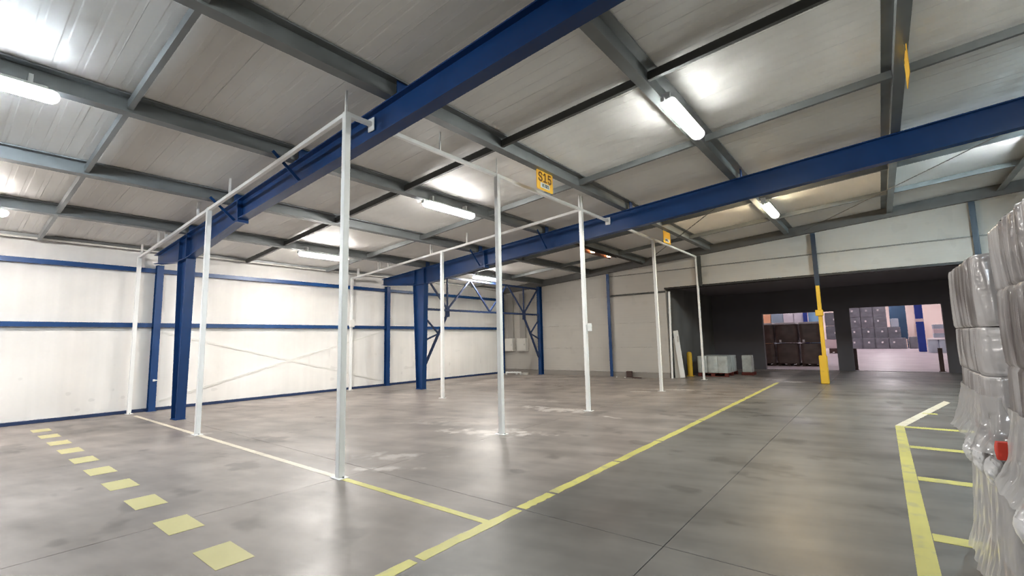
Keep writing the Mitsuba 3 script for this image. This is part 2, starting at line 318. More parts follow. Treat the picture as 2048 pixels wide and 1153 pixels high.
# wall stanchions and girts
def stanchion(y, label, zt=3.78):
    t = thing('wall_stanchion', label, 'wall post')
    sec = Polygon(ibeam_section(.16, .15, .012, .01))
    m = trimesh.creation.extrude_polygon(sec, zt - .01, engine='earcut'); m.apply_transform(trimesh.transformations.rotation_matrix(math.pi / 2, [0, 0, 1])); m.apply_translation([.10, y, .01])
    part(t, 'shaft', m, 'mat_blue'); part(t, 'base_plate', box(.0, .2, y - .1, y + .1, 0, .012, .002), 'mat_blue')
    return t
w1 = stanchion(3.58, 'blue wall post left of the nearer blue column')
w2 = stanchion(10.83, 'blue wall post left of the farther blue column')
stanchion(17.72, 'blue wall post in the far corner of the hall', 4.15)
stanchion(-3.5, 'blue wall post outside the photo to the left')
t = thing('pipe_clip', 'small white pipe clip low on the blue wall post', 'clip')
part(t, 'stem', cyl((.185, 3.60, .78), (.185, 3.68, .78), .012, 10), 'mat_white_paint'); part(t, 'ring', cyl((.185, 3.56, .78), (.185, 3.61, .78), .03, 14), 'mat_white_paint')
for nm, z, lb in (('upper', 3.63, 'upper blue rail running along the white left wall'), ('lower', 2.20, 'lower blue rail running along the white left wall at mid height')):
    sec = [(0, -.055), (.09, -.055), (.09, -.045), (.01, -.045), (.01, .045), (.09, .045), (.09, .055), (0, .055)]
    k = thing('wall_girt', lb, 'wall rail'); ys = [YMIN, -3.5, 3.58, 10.83, 17.72]
    m = trimesh.creation.extrude_polygon(Polygon([(.10 - a, b) for a, b in sec]), 17.9 - YMIN, engine='earcut'); v = m.vertices
    scene[k] = mikit.ply(trimesh.Trimesh(np.c_[v[:, 0], v[:, 2] + YMIN, v[:, 1] + z], m.faces[:, ::-1], process=False), 'mat_blue')
# back wall posts
def back_post(x, label, z0=0.0, zt=None, mat='mat_blue'):
    zt = zt or zr(x, 3.885)
    t = thing('end_wall_post', label, 'wall post'); m = trimesh.creation.extrude_polygon(Polygon(ibeam_section(.15, .13, .012, .01)), zt - z0 - .01, engine='earcut'); m.apply_translation([x, 17.87, z0 + .01])
    part(t, 'shaft', m, mat); return t
back_post(5.95, 'blue post on the back wall in the middle of the pale panels')
back_post(9.765, 'short dark post over the left end of the passage opening behind the last white post', ZL - .05, None, 'mat_dark_bar')
yp = back_post(13.42, 'post in the passage opening, blue above and painted yellow below', 3.15, None, 'mat_slate_blue')
part(yp, 'yellow_shaft', box(13.36, 13.47, 17.81, 17.93, .02, 3.17, .012), 'mat_yellow_paint', label='yellow painted lower part of the post')
part(yp, 'impact_guard', cat([box(13.27, 13.49, 17.74, 17.97, 0, .90, .02)]), 'mat_yellow_paint', label='wide yellow impact guard at the foot')
part(yp, 'marker_block', box(13.29, 13.50, 17.76, 17.95, 2.17, 2.37, .015), 'mat_yellow_paint', label='yellow block on the post')
back_post(17.2, 'blue post above the opening near the wrapped stacks', ZL - .05, None, 'mat_slate_blue')
back_post(20.95, 'blue post beside the right end of the opening')
one('end_rafter', poly_xz([(0, 3.93), (XMAX - .05, zr(XMAX - .05, 3.90)), (XMAX - .05, zr(XMAX - .05, 4.21)), (0, 4.21)], 17.80, 17.925), 'mat_edge_beam', 'dark steel edge beam following the roof along the top of the back wall', 'roof beam')
one('panel_rail', box(6.0, XMAX - .05, 17.90, 17.929, 4.20, 4.235), 'mat_rail_grey', 'thin dark horizontal rail across the panels above the opening', 'wall rail')
one('panel_rail', box(6.02, XJ, 17.885, 17.928, 3.355, 3.42), 'mat_dark_bar', 'dark rail left of the opening below the lintel', 'wall rail')
structure('trim_1', box(XJ - .02, XO, 17.90, 18.16, ZL - .06, ZL + .01), 'mat_black', 'dark edge trim along the lintel of the passage opening')

# ------------------------------------------------------------------ purlins and bridging bars
PX = [2.60, 5.10, 7.65, 10.20, 12.75, 15.36, 17.85, 20.4]
PLAB = ['grey purlin nearest the left wall', 'grey purlin second from the left wall', 'grey purlin carrying the lamp behind the white posts', 'grey purlin passing above the S15 board', 'grey purlin carrying the high lamp at the upper right',
        'grey purlin with the edge-on yellow board at the upper right', 'grey purlin above the wrapped stacks', 'grey purlin farthest to the right']
for i, (x, lb) in enumerate(zip(PX, PLAB)):
    d = 1 if i != 5 else -1
    zb = zr(x, Z_PUR) + .012
    a, h, l, q = .13, .18, .022, .004
    pts = [(-a, l), (-a, 0), (0, 0), (0, h), (a, h), (a, h - l), (a - q, h - l), (a - q, h - q), (q, h - q), (q, -q), (-a - q, -q), (-a - q, l)]
    m = poly_xz([(x + d * px, zb + pz + S * d * px) for px, pz in (pts if d > 0 else pts[::-1])], YMIN + .02, 17.92)
    k = one('purlin', m, 'mat_galvanized', lb, 'purlin', 'grey steel purlins under the roof deck')
k = thing('eave_strut', 'pale strip beam where the roof deck meets the left wall', 'roof beam')
part(k, 'channel', box(.02, .22, YMIN, 17.9, 4.125, 4.21, .004), 'mat_galvanized'); part(k, 'lip', box(.20, .235, YMIN, 17.9, 4.10, 4.14, .004), 'mat_off_white')
edges = [.22] + [p for p in PX]
for y, lb in ((1.29, 'bridging bar crossing the purlins in the bay at the upper left'), (-1.2, 'bridging bar behind the viewer'), (5.66, 'first dark bridging bar beyond the nearer blue rafter'), (8.22, 'second bridging bar just before the farther blue rafter'),
              (12.95, 'first bridging bar beyond the farther blue rafter'), (15.4, 'bridging bar nearest the back wall')):
    k = thing('bridging_bar', lb, 'roof bar')
    for a, b in zip(edges[:-1], edges[1:]):
        z0 = 4.055
        a2, b2 = a + .012, b - .012
        part(k, 'segment', poly_xz([(a2, zr(a2, z0)), (b2, zr(b2, z0)), (b2, zr(b2, z0 + .115)), (a2, zr(a2, z0 + .115))], y - .03, y + .03), 'mat_galvanized' if y < 3 else 'mat_dark_bar' if y < 7 else 'mat_galvanized')
# thin sag rods of the last bay
for (a, b), lb in ((((13.0, 10.8), (7.7, 17.6)), 'thin wind bracing rod crossing below the deck of the last bay to the left'), (((13.2, 17.6), (18.0, 10.8)), 'thin wind bracing rod of the last bay near the warm lamp')):
    one('bracing_rod', bar((a[0], a[1], zr(a[0], 3.98)), (b[0], b[1], zr(b[0], 3.98)), .014, .014), 'mat_cable', lb, 'rod')

# ------------------------------------------------------------------ lamps
def capsule_lamp(x, y, col, k, label):
    t = thing('strip_lamp', label, 'lamp')
    L, r, n, m = .66, .105, 20, 7
    prof = []
    for i in range(n + 1):                              # around the tray: open at the top
        a = math.radians(-205 + 230 * i / n); prof.append((math.cos(a), math.sin(a)))
    rings = [(-L - .085 + .085 * (1 - math.cos(math.pi / 2 * j / m)), math.sin(math.pi / 2 * max(j, .25) / m)) for j in range(m + 1)]
    rings += [(-yy, s) for yy, s in rings[::-1]]
    v = np.array([(r * s * cx, yy, r * .80 * s * cz) for yy, s in rings for cx, cz in prof]); w = n + 1
    f = []
    for a in range(len(rings) - 1):
        for b in range(n): f.append((a * w + b, a * w + b + 1, (a + 1) * w + b + 1, (a + 1) * w + b))
    c = [len(v), len(v) + 1]; v = np.vstack([v, [(0, rings[0][0], 0), (0, rings[-1][0], 0)]])
    ft = [(q[0], q[1], q[2]) for q in f] + [(q[0], q[2], q[3]) for q in f] + [(c[0], b + 1, b) for b in range(n)] + [(c[1], (len(rings) - 1) * w + b, (len(rings) - 1) * w + b + 1) for b in range(n)]
    mesh = trimesh.Trimesh(v, np.array(ft), process=False)
    if (np.einsum('ij,ij->i', mesh.face_normals, mesh.triangles_center - [0, 0, 0])).sum() < 0: mesh.invert()
    z = zr(x, Z_PUR) - .115 - (.04 if x > 12 else 0)
    mesh.apply_translation([x + (.13 if x > 12 else .09), y, z])
    kk = key_of(t + '__diffuser')
    scene[kk] = mikit.ply(mesh, 'mat_label', False, emitter={'type': 'area', 'radiance': rgb(*(LAMP * k * c_ for c_ in col))})
    labels[kk] = {'label': 'glowing white diffuser'}
    part(t, 'housing', box(x + .035 + (.04 if x > 12 else 0), x + .145 + (.04 if x > 12 else 0), y - .64, y + .64, z + .045, z + .085, .008), 'mat_housing')
    for s in (-1, 1): part(t, 'bracket', box(x + .002, x + .11, y + s * .5 - .02, y + s * .5 + .02, z + .08, zr(x, Z_PUR) + .075), 'mat_housing')
    part(t, 'end_cap', box(x + .06, x + .12, y - .78, y - .735, z - .02, z + .05, .01), 'mat_housing')
for a in LAMPS: capsule_lamp(*a)

# radiant heater under the purlin of the last bay
t = thing('radiant_heater', 'long black radiant heater with two glowing spots under the roof of the last bay', 'heater')
x = 7.72; z = zr(x, Z_PUR)
part(t, 'rail', bar((x, 11.2, z - .06), (x - .05, 17.5, z - .07), .06, .06, c=.008), 'mat_heater')
part(t, 'reflector', poly_xz([(x - .14, z - .20), (x - .06, z - .10), (x + .06, z - .10), (x + .14, z - .20), (x + .125, z - .20), (x + .055, z - .113), (x - .055, z - .113), (x - .125, z - .20)], 12.9, 14.8), 'mat_heater')
for y in (13.28, 14.43):
    kk = part(t, 'burner', box(x - .045, x + .055, y - .08, y + .08, z - .20, z - .115, .012), 'mat_orange_goods', label='glowing orange burner')
    scene[kk]['emitter'] = {'type': 'area', 'radiance': rgb(9.0, 2.6, .9)}
for y in (11.9, 17.2): part(t, 'hanger', bar((x, y, z - .03), (x, y, z + .0), .02, .02, (1, 0, 0)), 'mat_heater')

# ------------------------------------------------------------------ white post frame
HP, SP = 4.638, .0718
def zp(x): return HP + SP * (x - 9.65)
PN = ['white post closest to the left wall in the front row', 'white post in the front row just right of the nearer blue column', 'tallest nearest white post at the corner of the frame in front', 'white post by the left wall in the second row with a switch box',
      'white post just right of the farther blue column', 'white post below the right end of the S15 rail, with a small box', 'white post between the nearest corner post and the S15 board', 'white post left of the leaning boards by the opening', 'thin last white post standing in the passage opening']
for i, ((x, y), lb) in enumerate(zip(POSTS, PN)):
    t = thing('white_post', lb, 'post'); s = .041 if i != 8 else .035; h = zp(x)
    part(t, 'shaft', box(x - s, x + s, y - s, y + s, .008, h, .005), 'mat_white_paint')
    part(t, 'base_plate', box(x - .1, x + .1, y - .07, y + .07, 0, .009, .002), 'mat_white_paint')
    for sg in (-1, 1): part(t, 'anchor_bolt', cyl((x + sg * .075, y, .008), (x + sg * .075, y, .025), .011, 8), 'mat_galvanized')
    if i == 5:
        part(t, 'switch_box', box(x + .042, x + .11, y + .06 - .07, y + .06 + .05, 1.77, 1.95, .008), 'mat_white_paint', label='small white box on the post')
    if i == 3: part(t, 'switch_box', box(x + .05, x + .2, y - .12, y + .02, 2.19, 2.44, .01), 'mat_off_white', label='grey switch box on the post')
for (x0, x1), y, lb in (((.18, 9.65), 3.12, 'white overhead rail of the front row running towards the left wall'), ((.22, 9.65), 9.2, 'white overhead rail of the second row ending at the post under the S15 rail')):
    one('overhead_rail', bar((x0, y, zp(x0) - .03), (x1 - .04, y, zp(x1 - .04) - .03), .06, .06, c=.004), 'mat_white_paint', lb, 'rail')
for y0, y1, lb, pl in ((3.165, 3.50, 'short white rail with an end plate bolted to the nearer blue rafter', 3.50), (3.63, 10.585, 'long white rail carrying the yellow S15 board', 10.585), (11.45, 17.885, 'white rail beyond the farther blue rafter carrying the small yellow board', None)):
    t = thing('overhead_rail', lb, 'rail')
    part(t, 'tube', bar((9.65, y0, HP - .03), (9.65, y1, HP - .03), .06, .06, c=.004), 'mat_white_paint')
    if pl: part(t, 'end_plate', box(9.58, 9.72, pl - .012, pl, HP - .13, HP + .06, .003), 'mat_white_paint')
RN = ['first', 'second', 'third', 'fourth', 'fifth', 'sixth']
def rod(x, y, z0, r, lb): one('hanger_rod', box(x - r, x + r, y - r, y + r, z0 - .01, zr(x, Z_DECK) - .002), 'mat_white_paint', lb, 'rod', 'white hanger rods from the roof to the rails')
for i, (x, r) in enumerate(((.345, .02), (1.69, .018), (2.26, .022), (4.26, .018), (5.85, .016), (9.63, .013))): rod(x, 3.12, zp(x), r, f'{RN[i]} white hanger rod from the left on the front row rail')
for i, (x, r) in enumerate(((.61, .03), (1.82, .03), (2.35, .03), (4.44, .025), (5.95, .016))): rod(x, 9.2, zp(x), r, f'{RN[i]} white hanger rod from the left on the second row rail')
for y, r, lb in ((4.77, .011, 'thin white rod between the nearer blue rafter and the lit deck, holding the long rail'), (9.15, .022, 'left one of the two close white rods above the post right of the S15 board'), (9.25, .022, 'right one of the two close white rods above the post right of the S15 board'),
                 (11.97, .011, 'thin white rod at the start of the far rail beyond the farther blue rafter'), (6.17, .008, 'thin white rod on top of the post left of the S15 board')): rod(9.65, y, HP, r, lb)
# boards with bay numbers, in the plane of the rail, read from the right
def board(x, yc, zb, w, h, label, text=None, bar_white=True):
    t = thing('bay_sign', label, 'sign')
    r = .03; p = sbox(-w / 2 + r, r, w / 2 - r, h - r).buffer(r, 6)
    M = np.array([[0, 0, 1, x], [1, 0, 0, yc], [0, 1, 0, zb], [0, 0, 0, 1.0]])
    def put(m): m = m.copy(); m.apply_transform(M); return m
    m = trimesh.creation.extrude_polygon(p, .008, engine='earcut'); part(t, 'panel', put(m), 'mat_sign')
    def both(m, d=.0085):
        m.apply_translation([0, 0, d]); return put(m)
    if text:
        m = meshkit.text_mesh(text, h * .5, .0015, True); b = m.bounds; m.apply_translation([-b[0, 0], -b[0, 1], 0]); m.apply_scale([w * .80 / (b[1, 0] - b[0, 0]), h * .50 / (b[1, 1] - b[0, 1]), 1]); m.apply_translation([-w * .40, h * .43, 0])
        part(t, 'lettering', both(m), 'mat_lettering', label='dark brown lettering')
    lw, lh = w * .56, h * .27
    part(t, 'barcode_label', both(box(-lw / 2, lw / 2, h * .12, h * .12 + lh, .0016, .0028)), 'mat_label')
    rng = random.Random(3); xx = -lw * .36; ms = []
    while xx < lw * .34:
        b = rng.choice((.008, .012, .02)); ms.append(box(xx, xx + b, h * .12 + lh * .18, h * .12 + lh * .85,   .0028, .0036)); xx += b + rng.choice((.008, .014, .02))
    k = part(t, 'barcode', both(cat(ms)), 'mat_black'); labels[k] = {'label': 'black bars of the barcode', 'kind': 'stuff'}
    for sg in (-1, 1): part(t, 'bracket', put(box(sg * w * .35 - .01, sg * w * .35 + .01, h - .06, h + .012, -.012, -.001)), 'mat_galvanized')
    return t
board(10.125, 7.02, 4.415, .545, .375, 'yellow board reading S15 hanging under a purlin above the long white rail', 'S15')
board(10.125, 13.48, 4.385, .60, .36, 'smaller looking yellow board above the far white rail')
tt = board(15.46, 7.48, 4.79, .54, .39, 'yellow board seen almost edge-on under the purlin at the upper right')
for k_ in ('bay_sign_001',):
    for sg in (-1, 1): part(k_, 'hanger', box(10.11, 10.125, 13.48 + sg * .2 - .008, 13.48 + sg * .2 + .008, 4.74, 4.80), 'mat_galvanized')

# ------------------------------------------------------------------ floor markings
def mark(pts, h=.0025): return poly_xy(pts, 0.0005, h)
for k in range(10):
    cx = 1.475 + 1.0335 * k; ms = mark([(cx - .235, 1.32), (cx + .235, 1.32), (cx + .235, 1.59), (cx - .235, 1.59)])
    ords = ['nearest the left wall', 'second from the left wall', 'third from the left wall', 'fourth from the left wall', 'fifth from the left wall', 'fifth from the viewer', 'fourth from the viewer', 'third from the viewer', 'second from the viewer', 'nearest the viewer']
    one('floor_dash', ms, 'mat_dash', f'yellow painted floor dash {ords[k]} in the dashed row', 'floor marking', 'yellow dashes in a row on the floor')
t = thing('lane_line', 'long yellow lane line running from the foreground to the passage', 'floor marking')
rng = random.Random(5); ys = [.9, 2.28, 3.54, 4.10, 5.62, 7.07, 9.2, 10.6, 12.8, 15.0, 17.75]
for a, b in zip(ys[:-1], ys[1:]):
    n = 10; e = [rng.uniform(-.008, .008) for _ in range(2 * n + 2)]
    L = [(12.01 + e[i], a + .025 + (b - a - .05) * i / n) for i in range(n + 1)]; R = [(12.12 + e[n + 1 + i], a + .025 + (b - a - .05) * i / n) for i in range(n + 1)]
    part(t, 'stripe', mark(R + L[::-1]), 'mat_yellow_line')
t = thing('bay_line', 'cross line on the floor, cream by the wall and yellow past the corner post', 'floor marking')
for a, b, mt in ((.75, 4.8, 'mat_pale_line'), (4.97, 9.55, 'mat_pale_line'), (9.75, 12.02, 'mat_yellow_line')): part(t, 'stripe', mark([(a, 3.08), (b, 3.08), (b, 3.16), (a, 3.16)]), mt)
t = thing('hatched_box', 'yellow hatched floor box beside the wrapped stacks on the right', 'floor marking')
part(t, 'border', mark([(14.95, 2.2), (15.075, 2.2), (15.075, 10.40), (14.955, 10.37)]), 'mat_yellow_line')
part(t, 'border', mark([(14.955, 10.37), (15.075, 10.30), (15.98, 14.2), (15.90, 14.5)]), 'mat_pale_line')
for y, x1 in ((3.3, 16.6), (4.91, 16.6), (6.77, 16.6), (8.56, 16.6), (10.30, 16.6), (12.15, 15.62)):
    part(t, 'rung', mark([(15.08 if y < 11 else 15.38, y - .085), (x1, y - .085), (x1, y + .085), (15.08 if y < 11 else 15.40, y + .085)]), 'mat_yellow_line')

# ------------------------------------------------------------------ things by the back wall and in the passage
for x0, x1, lb in ((.30, .80, 'grey wall cabinet nearer the corner with a flat duct above'), (1.05, 1.58, 'grey wall cabinet beside the blue end column with a flat duct above')):
    t = thing('wall_cabinet', lb, 'cabinet')
    part(t, 'body', box(x0, x1, 17.66, 17.92, 1.07, 1.70, .01), 'mat_cabinet'); part(t, 'door', box(x0 + .02, x1 - .02, 17.645, 17.662, 1.09, 1.68, .006), 'mat_cabinet')
    part(t, 'duct', box(x0 + .10, x0 + .42, 17.80, 17.92, 1.70, 3.88, .006), 'mat_duct'); part(t, 'door_latch', box(x1 - .07, x1 - .05, 17.635, 17.647, 1.36, 1.42), 'mat_galvanized')
t = thing('floor_trestle', 'low white beam piece lying on the floor in the far corner', 'beam')
part(t, 'beam', bar((.87, 17.02, .105), (1.60, 17.24, .105), .10, .07, c=.006), 'mat_white_paint')
for q in (.02, .72, .98): part(t, 'foot', bar((.87 + .73 * q, 17.02 + .22 * q, .0), (.87 + .73 * q, 17.02 + .22 * q, .075), .08, .05, (1, 0, 0)), 'mat_white_paint')
one('grey_block', box(1.68, 1.92, 17.22, 17.38, 0, .10, .008), 'mat_cabinet', 'small grey block beside the white beam piece on the floor', 'block')
one('dark_offcut', box(7.0, 7.36, 17.45, 17.56, 0, .035, .006), 'mat_dark_wood', 'dark flat offcut lying on the floor before the pale panels', 'offcut')
one('dark_block', cat([box(6.62, 6.86, 17.74, 17.86, 0, .25, .02)]), 'mat_dark_wood', 'dark block against the plinth left of the opening', 'block')
for x, y in ((6.22, 17.62), (6.62, 17.55)): one('paper_scrap', trimesh.convex.convex_hull(np.array([(x, y, 0), (x + .05, y + .01, 0), (x + .04, y + .05, 0), (x + .02, y + .02, .035), (x, y + .04, .01)])), 'mat_white_paint', f'small white scrap on the floor {"just right of" if x < 6.4 else "farther right of"} the blue back wall post', 'scrap', 'white scraps on the floor at the back wall')
one('door_track', bar((8.44, 17.95, 0), (8.51, 17.95, 3.38), .07, .05, (0, 1, 0), c=.006), 'mat_white_paint', 'white upright track at the left jamb of the opening', 'post')
# dark passage
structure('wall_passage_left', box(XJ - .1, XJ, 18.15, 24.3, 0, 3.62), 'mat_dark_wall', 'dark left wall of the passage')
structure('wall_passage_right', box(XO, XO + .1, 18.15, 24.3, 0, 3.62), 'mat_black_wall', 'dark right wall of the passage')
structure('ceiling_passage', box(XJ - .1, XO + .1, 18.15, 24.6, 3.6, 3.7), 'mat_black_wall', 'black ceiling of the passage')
D = [(10.58, 13.37, 2.56), (13.92, 16.84, 2.66)]
w = sbox(XJ - .1, 0, XO + .1, 3.62)
for a, b, h in D: w = w.difference(sbox(a, -.1, b, h))
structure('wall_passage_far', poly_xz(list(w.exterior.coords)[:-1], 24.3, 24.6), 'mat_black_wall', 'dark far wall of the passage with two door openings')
t = thing('leaning_board', 'grey board standing upright by the left jamb of the opening', 'board')
part(t, 'panel', box(8.47, 8.66, 18.18, 18.24, 0, 1.56, .004), 'mat_cabinet')
t = thing('leaning_board', 'tall white board leaning over the grey board at the opening', 'board')
part(t, 'panel', bar((8.775, 18.14, 0.02), (8.60, 18.14, 1.84), .035, .19, (1, 0, 0), c=.004), 'mat_white_paint')
part(t, 'tape', box(8.66, 8.72, 18.095, 18.115, 1.40, 1.62, .008), 'mat_cabinet')
t = thing('yellow_bollard', 'short yellow bollard beside the leaning white board', 'bollard')
part(t, 'post', trimesh.creation.revolve(np.array([(0, 0.01), (.10, .01), (.10, .90), (.085, .95), (.05, .975), (0, .98)]), sections=28), 'mat_yellow_paint', 30)
scene[t + '__post']['to_world'] = T().translate([8.70, 19.30, 0]); part(t, 'base_plate', box(8.57, 8.83, 19.17, 19.43, 0, .012), 'mat_yellow_paint')
def lumpy(x0, x1, y0, y1, z0, z1, r=.05, amp=.012, seed=0, f=5.0, n=(9, 7)):
    """A soft sided block: rounded, slightly bulging and dented."""
    def outline(N=44):
        w, d = (x1 - x0) / 2, (y1 - y0) / 2
        c = sbox(-w + r, -d + r, w - r, d - r).buffer(r, 8).exterior; return np.array([c.interpolate(i / N, normalized=True).coords[0] for i in range(N)])
    o = outline(); N = len(o); L = n[0]; cx, cy = (x0 + x1) / 2, (y0 + y1) / 2
    lev = [(0, .97)] + [(k / (L - 1) * .96 + .02, 1.0) for k in range(L)] + [(1, .965)]
    vs = []
    for tt, s in lev:
        z = z0 + (z1 - z0) * tt; p = np.c_[o * s, np.full(N, z)] + [cx, cy, 0]
        nn = o / np.linalg.norm(o, axis=1, keepdims=True)
        q = amp * 2 * (meshkit.fbm(p * [f, f, f * .6], 3, seed) - .5) + amp * math.sin(math.pi * tt)
        p[:, :2] += nn * (q if s == 1.0 else q * .5)[:, None]; vs.append(p)
    vs.append(np.array([[cx, cy, z0]])); vs.append(np.array([[cx, cy, z1 + amp * .6]])); v = np.vstack(vs); f_ = []
    for a in range(len(lev) - 1):
        for b in range(N): i, j = a * N + b, a * N + (b + 1) % N; f_ += [(i, j, j + N), (i, j + N, i + N)]
    t0 = (len(lev) - 1) * N; c0 = len(lev) * N
    for b in range(N): f_ += [(c0, (b + 1) % N, b), (c0 + 1, t0 + b, t0 + (b + 1) % N)]
    return trimesh.Trimesh(v, np.array(f_), process=False)
def pallet(t, x0, x1, y0, y1, z0, mat, h=.135):
    for k in range(3):
        y = y0 + (y1 - y0 - .1) * k / 2; part(t, 'runner', box(x0, x1, y, y + .1, z0, z0 + .02), mat)
        for q in range(3): xx = x0 + (x1 - x0 - .14) * q / 2; part(t, 'block', box(xx, xx + .14, y, y + .1, z0 + .02, z0 + h - .022, .004), mat)
    for k in range(6): xx = x0 + (x1 - x0 - .12) * k / 5; part(t, 'deck_board', box(xx, xx + .12, y0, y1, z0 + h - .022, z0 + h, .003), mat)
t = thing('pallet', 'low red pallet under the three pale wrapped bales in the passage', 'pallet'); pallet(t, 8.97, 10.12, 19.38, 20.95, 0, 'mat_red_pallet')
for i, (a, b, c, d) in enumerate(((8.98, 9.34, 19.40, 20.1), (9.36, 9.73, 19.40, 20.1), (9.74, 10.10, 19.40, 20.1), (8.98, 9.34, 20.14, 20.9), (9.36, 9.73, 20.14, 20.9), (9.74, 10.10, 20.14, 20.9))):
    one('wrapped_bale', lumpy(a, b, c, d, .137, .80, .04, .016, i, 7), 'mat_bale', ['left pale wrapped bale in front on the low red pallet', 'middle pale wrapped bale in front on the low red pallet', 'right pale wrapped bale in front on the low red pallet',
        'pale bale behind on the low red pallet, left', 'pale bale behind on the low red pallet, middle', 'pale bale behind on the low red pallet, right'][i], 'bale', 'pale wrapped bales in the passage', 30)
t = thing('pallet', 'red pallet under the single narrow pale bale in the passage', 'pallet'); pallet(t, 10.36, 10.78, 20.48, 21.1, 0, 'mat_red_pallet', .115)
one('wrapped_bale', lumpy(10.39, 10.73, 20.5, 21.0, .117, .79, .03, .012, 9, 7), 'mat_bale', 'single narrow pale bale standing right of the bale pallet', 'bale', 'pale wrapped bales in the passage', 30)

# ------------------------------------------------------------------ the bright hall behind
structure('floor_far', box(2, 30, 24.6, 64, -.2, 0), 'mat_far_floor', 'bright pinkish floor of the hall behind')
structure('wall_far', box(2, 30, 64, 64.1, 0, 7), 'mat_peach', 'peach coloured far wall of the hall behind')
structure('wall_far_left', box(1.9, 2, 24.6, 64, 0, 7), 'mat_peach', 'left wall of the hall behind'); structure('wall_far_right', box(30, 30.1, 24.6, 64, 0, 7), 'mat_peach', 'right wall of the hall behind')
structure('wall_far_near', cat([box(1.9, XJ - .1, 24.5, 24.6, 0, 7), box(XO + .1, 30.1, 24.5, 24.6, 0, 7), box(XJ - .1, XO + .1, 24.5, 24.6, 3.7, 7)]), 'mat_panel', 'near wall of the hall behind above the passage')
structure('ceiling_far', box(2, 30, 24.6, 64, 7, 7.1), 'mat_far_ceiling', 'ceiling of the hall behind')
for x in (8, 15, 22):
    for y in (29, 36, 43, 50, 58):
        t = thing('hall_lamp', f'ceiling lamp of the hall behind, {dict(((8, "left"), (15, "middle"), (22, "right")))[x]} line, {dict(zip((29, 36, 43, 50, 58), ("nearest the passage", "second from the passage", "in the middle of its line", "second from the peach wall", "nearest the peach wall")))[y]}', 'lamp', 'ceiling lamps of the hall behind')
        part(t, 'housing', box(x - .25, x + .25, y - 1.3, y + 1.3, 6.75, 6.85, .02), 'mat_housing')
        kk = part(t, 'tube', box(x - .2, x + .2, y - 1.2, y + 1.2, 6.69, 6.74, .01), 'mat_label'); scene[kk]['emitter'] = {'type': 'area', 'radiance': rgb(*(FAR_LAMP * (2.7 if y > 52 else 1.0) * q_ for q_ in (1.0, .93, .96)))}
        for s in (-1, 1): part(t, 'hanger', cyl((x, y + s, 6.84), (x, y + s, 7.0), .012, 8), 'mat_housing')
# brown sacks, 3 columns x 2 rows
BC = [(9.55, 10.55), (10.62, 11.60), (11.68, 12.58)]
names = ('left', 'middle', 'right')
for i, (a, b) in enumerate(BC):
    t = thing('pallet', f'dark pallet under the {names[i]} column of brown wrapped loads', 'pallet'); pallet(t, a + .02, b - .02, 27.2, 28.4, 0, 'mat_dark_wood', .12)
    one('brown_load', lumpy(a + .02, b - .02, 27.15, 28.45, .122, 1.13, .09, .02, i, 4), 'mat_brown', f'lower brown wrapped load in the {names[i]} column behind the left doorway', 'load', 'brown wrapped loads behind the left doorway', 30)
    t = thing('brown_load', f'upper brown wrapped load with a white top in the {names[i]} column behind the left doorway', 'load', 'brown wrapped loads behind the left doorway')
    part(t, 'sack', lumpy(a + .02, b - .02, 27.15, 28.45, 1.16, 2.10, .09, .02, i + 5, 4), 'mat_brown', 30)
    part(t, 'top_sheet', lumpy(a, b, 27.13, 28.47, 2.10, 2.20, .05, .02, i + 9, 6, (3, 3)), 'mat_white_goods', 30)
    part(t, 'label_sheet', box((a + b) / 2 - .32, (a + b) / 2 - .22, 27.06, 27.075, 1.2, 1.32), 'mat_white_goods')
# goods further back, seen over the brown loads
for a, b, mt, cl in ((7.0, 7.55, 'mat_orange_goods', 'orange'), (7.6, 8.5, 'mat_bluegrey_goods', 'blue grey'), (8.53, 9.27, 'mat_lilac_white', 'white left-hand'), (9.3, 9.97, 'mat_lilac_white', 'white right-hand'), (10.32, 11.0, 'mat_skyblue_goods', 'light blue')):
    for k in range(3):
        t = one('goods_block', lumpy(a, b, 45, 46, .002 + 1.12 * k, 1.11 + 1.12 * k, .05, .015, k, 3), mt, f'{cl} goods block, {("lowest", "middle", "topmost")[k]} of its stack, beyond the brown loads', 'block', None, 30)
one('far_post', box(10.0, 10.29, 44.6, 44.9, 0, 7, .02), 'mat_far_blue', 'dark blue post rising behind the brown loads', 'column')
t = thing('pallet', 'dark pallet under the pinkish load by the door pier', 'pallet'); pallet(t, 11.55, 12.35, 45, 46, 0, 'mat_dark_wood', .14)
one('goods_block', lumpy(11.3, 12.4, 45, 46, .40, 1.10, .04, .02, 3, 3), 'mat_pink_goods', 'pinkish load with a dark pallet below it beside the door pier', 'block', None, 30)
one('pallet', cat([box(11.55, 12.35, 45, 46, .145, .39)]), 'mat_dark_wood', 'dark stacked pallet layer below the pinkish load', 'pallet')
for k in range(2): 
    t = thing('grey_bale', f'{("lower", "upper")[k]} grey bale on the pinkish load seen left of the door pier', 'bale', 'grey bales in the hall behind')
    part(t, 'bale', lumpy(11.45, 12.35, 45, 46, 1.12 + 1.08 * k, 2.17 + 1.08 * k, .08, .018, k, 3), 'mat_grey_bale', 30); part(t, 'label_sheet', box(12.0, 12.12, 44.94, 44.955, 1.55 + 1.08 * k, 1.70 + 1.08 * k), 'mat_white_goods')
GCOL = [12.3, 13.42, 14.42, 15.46, 16.42]
rng = random.Random(11)
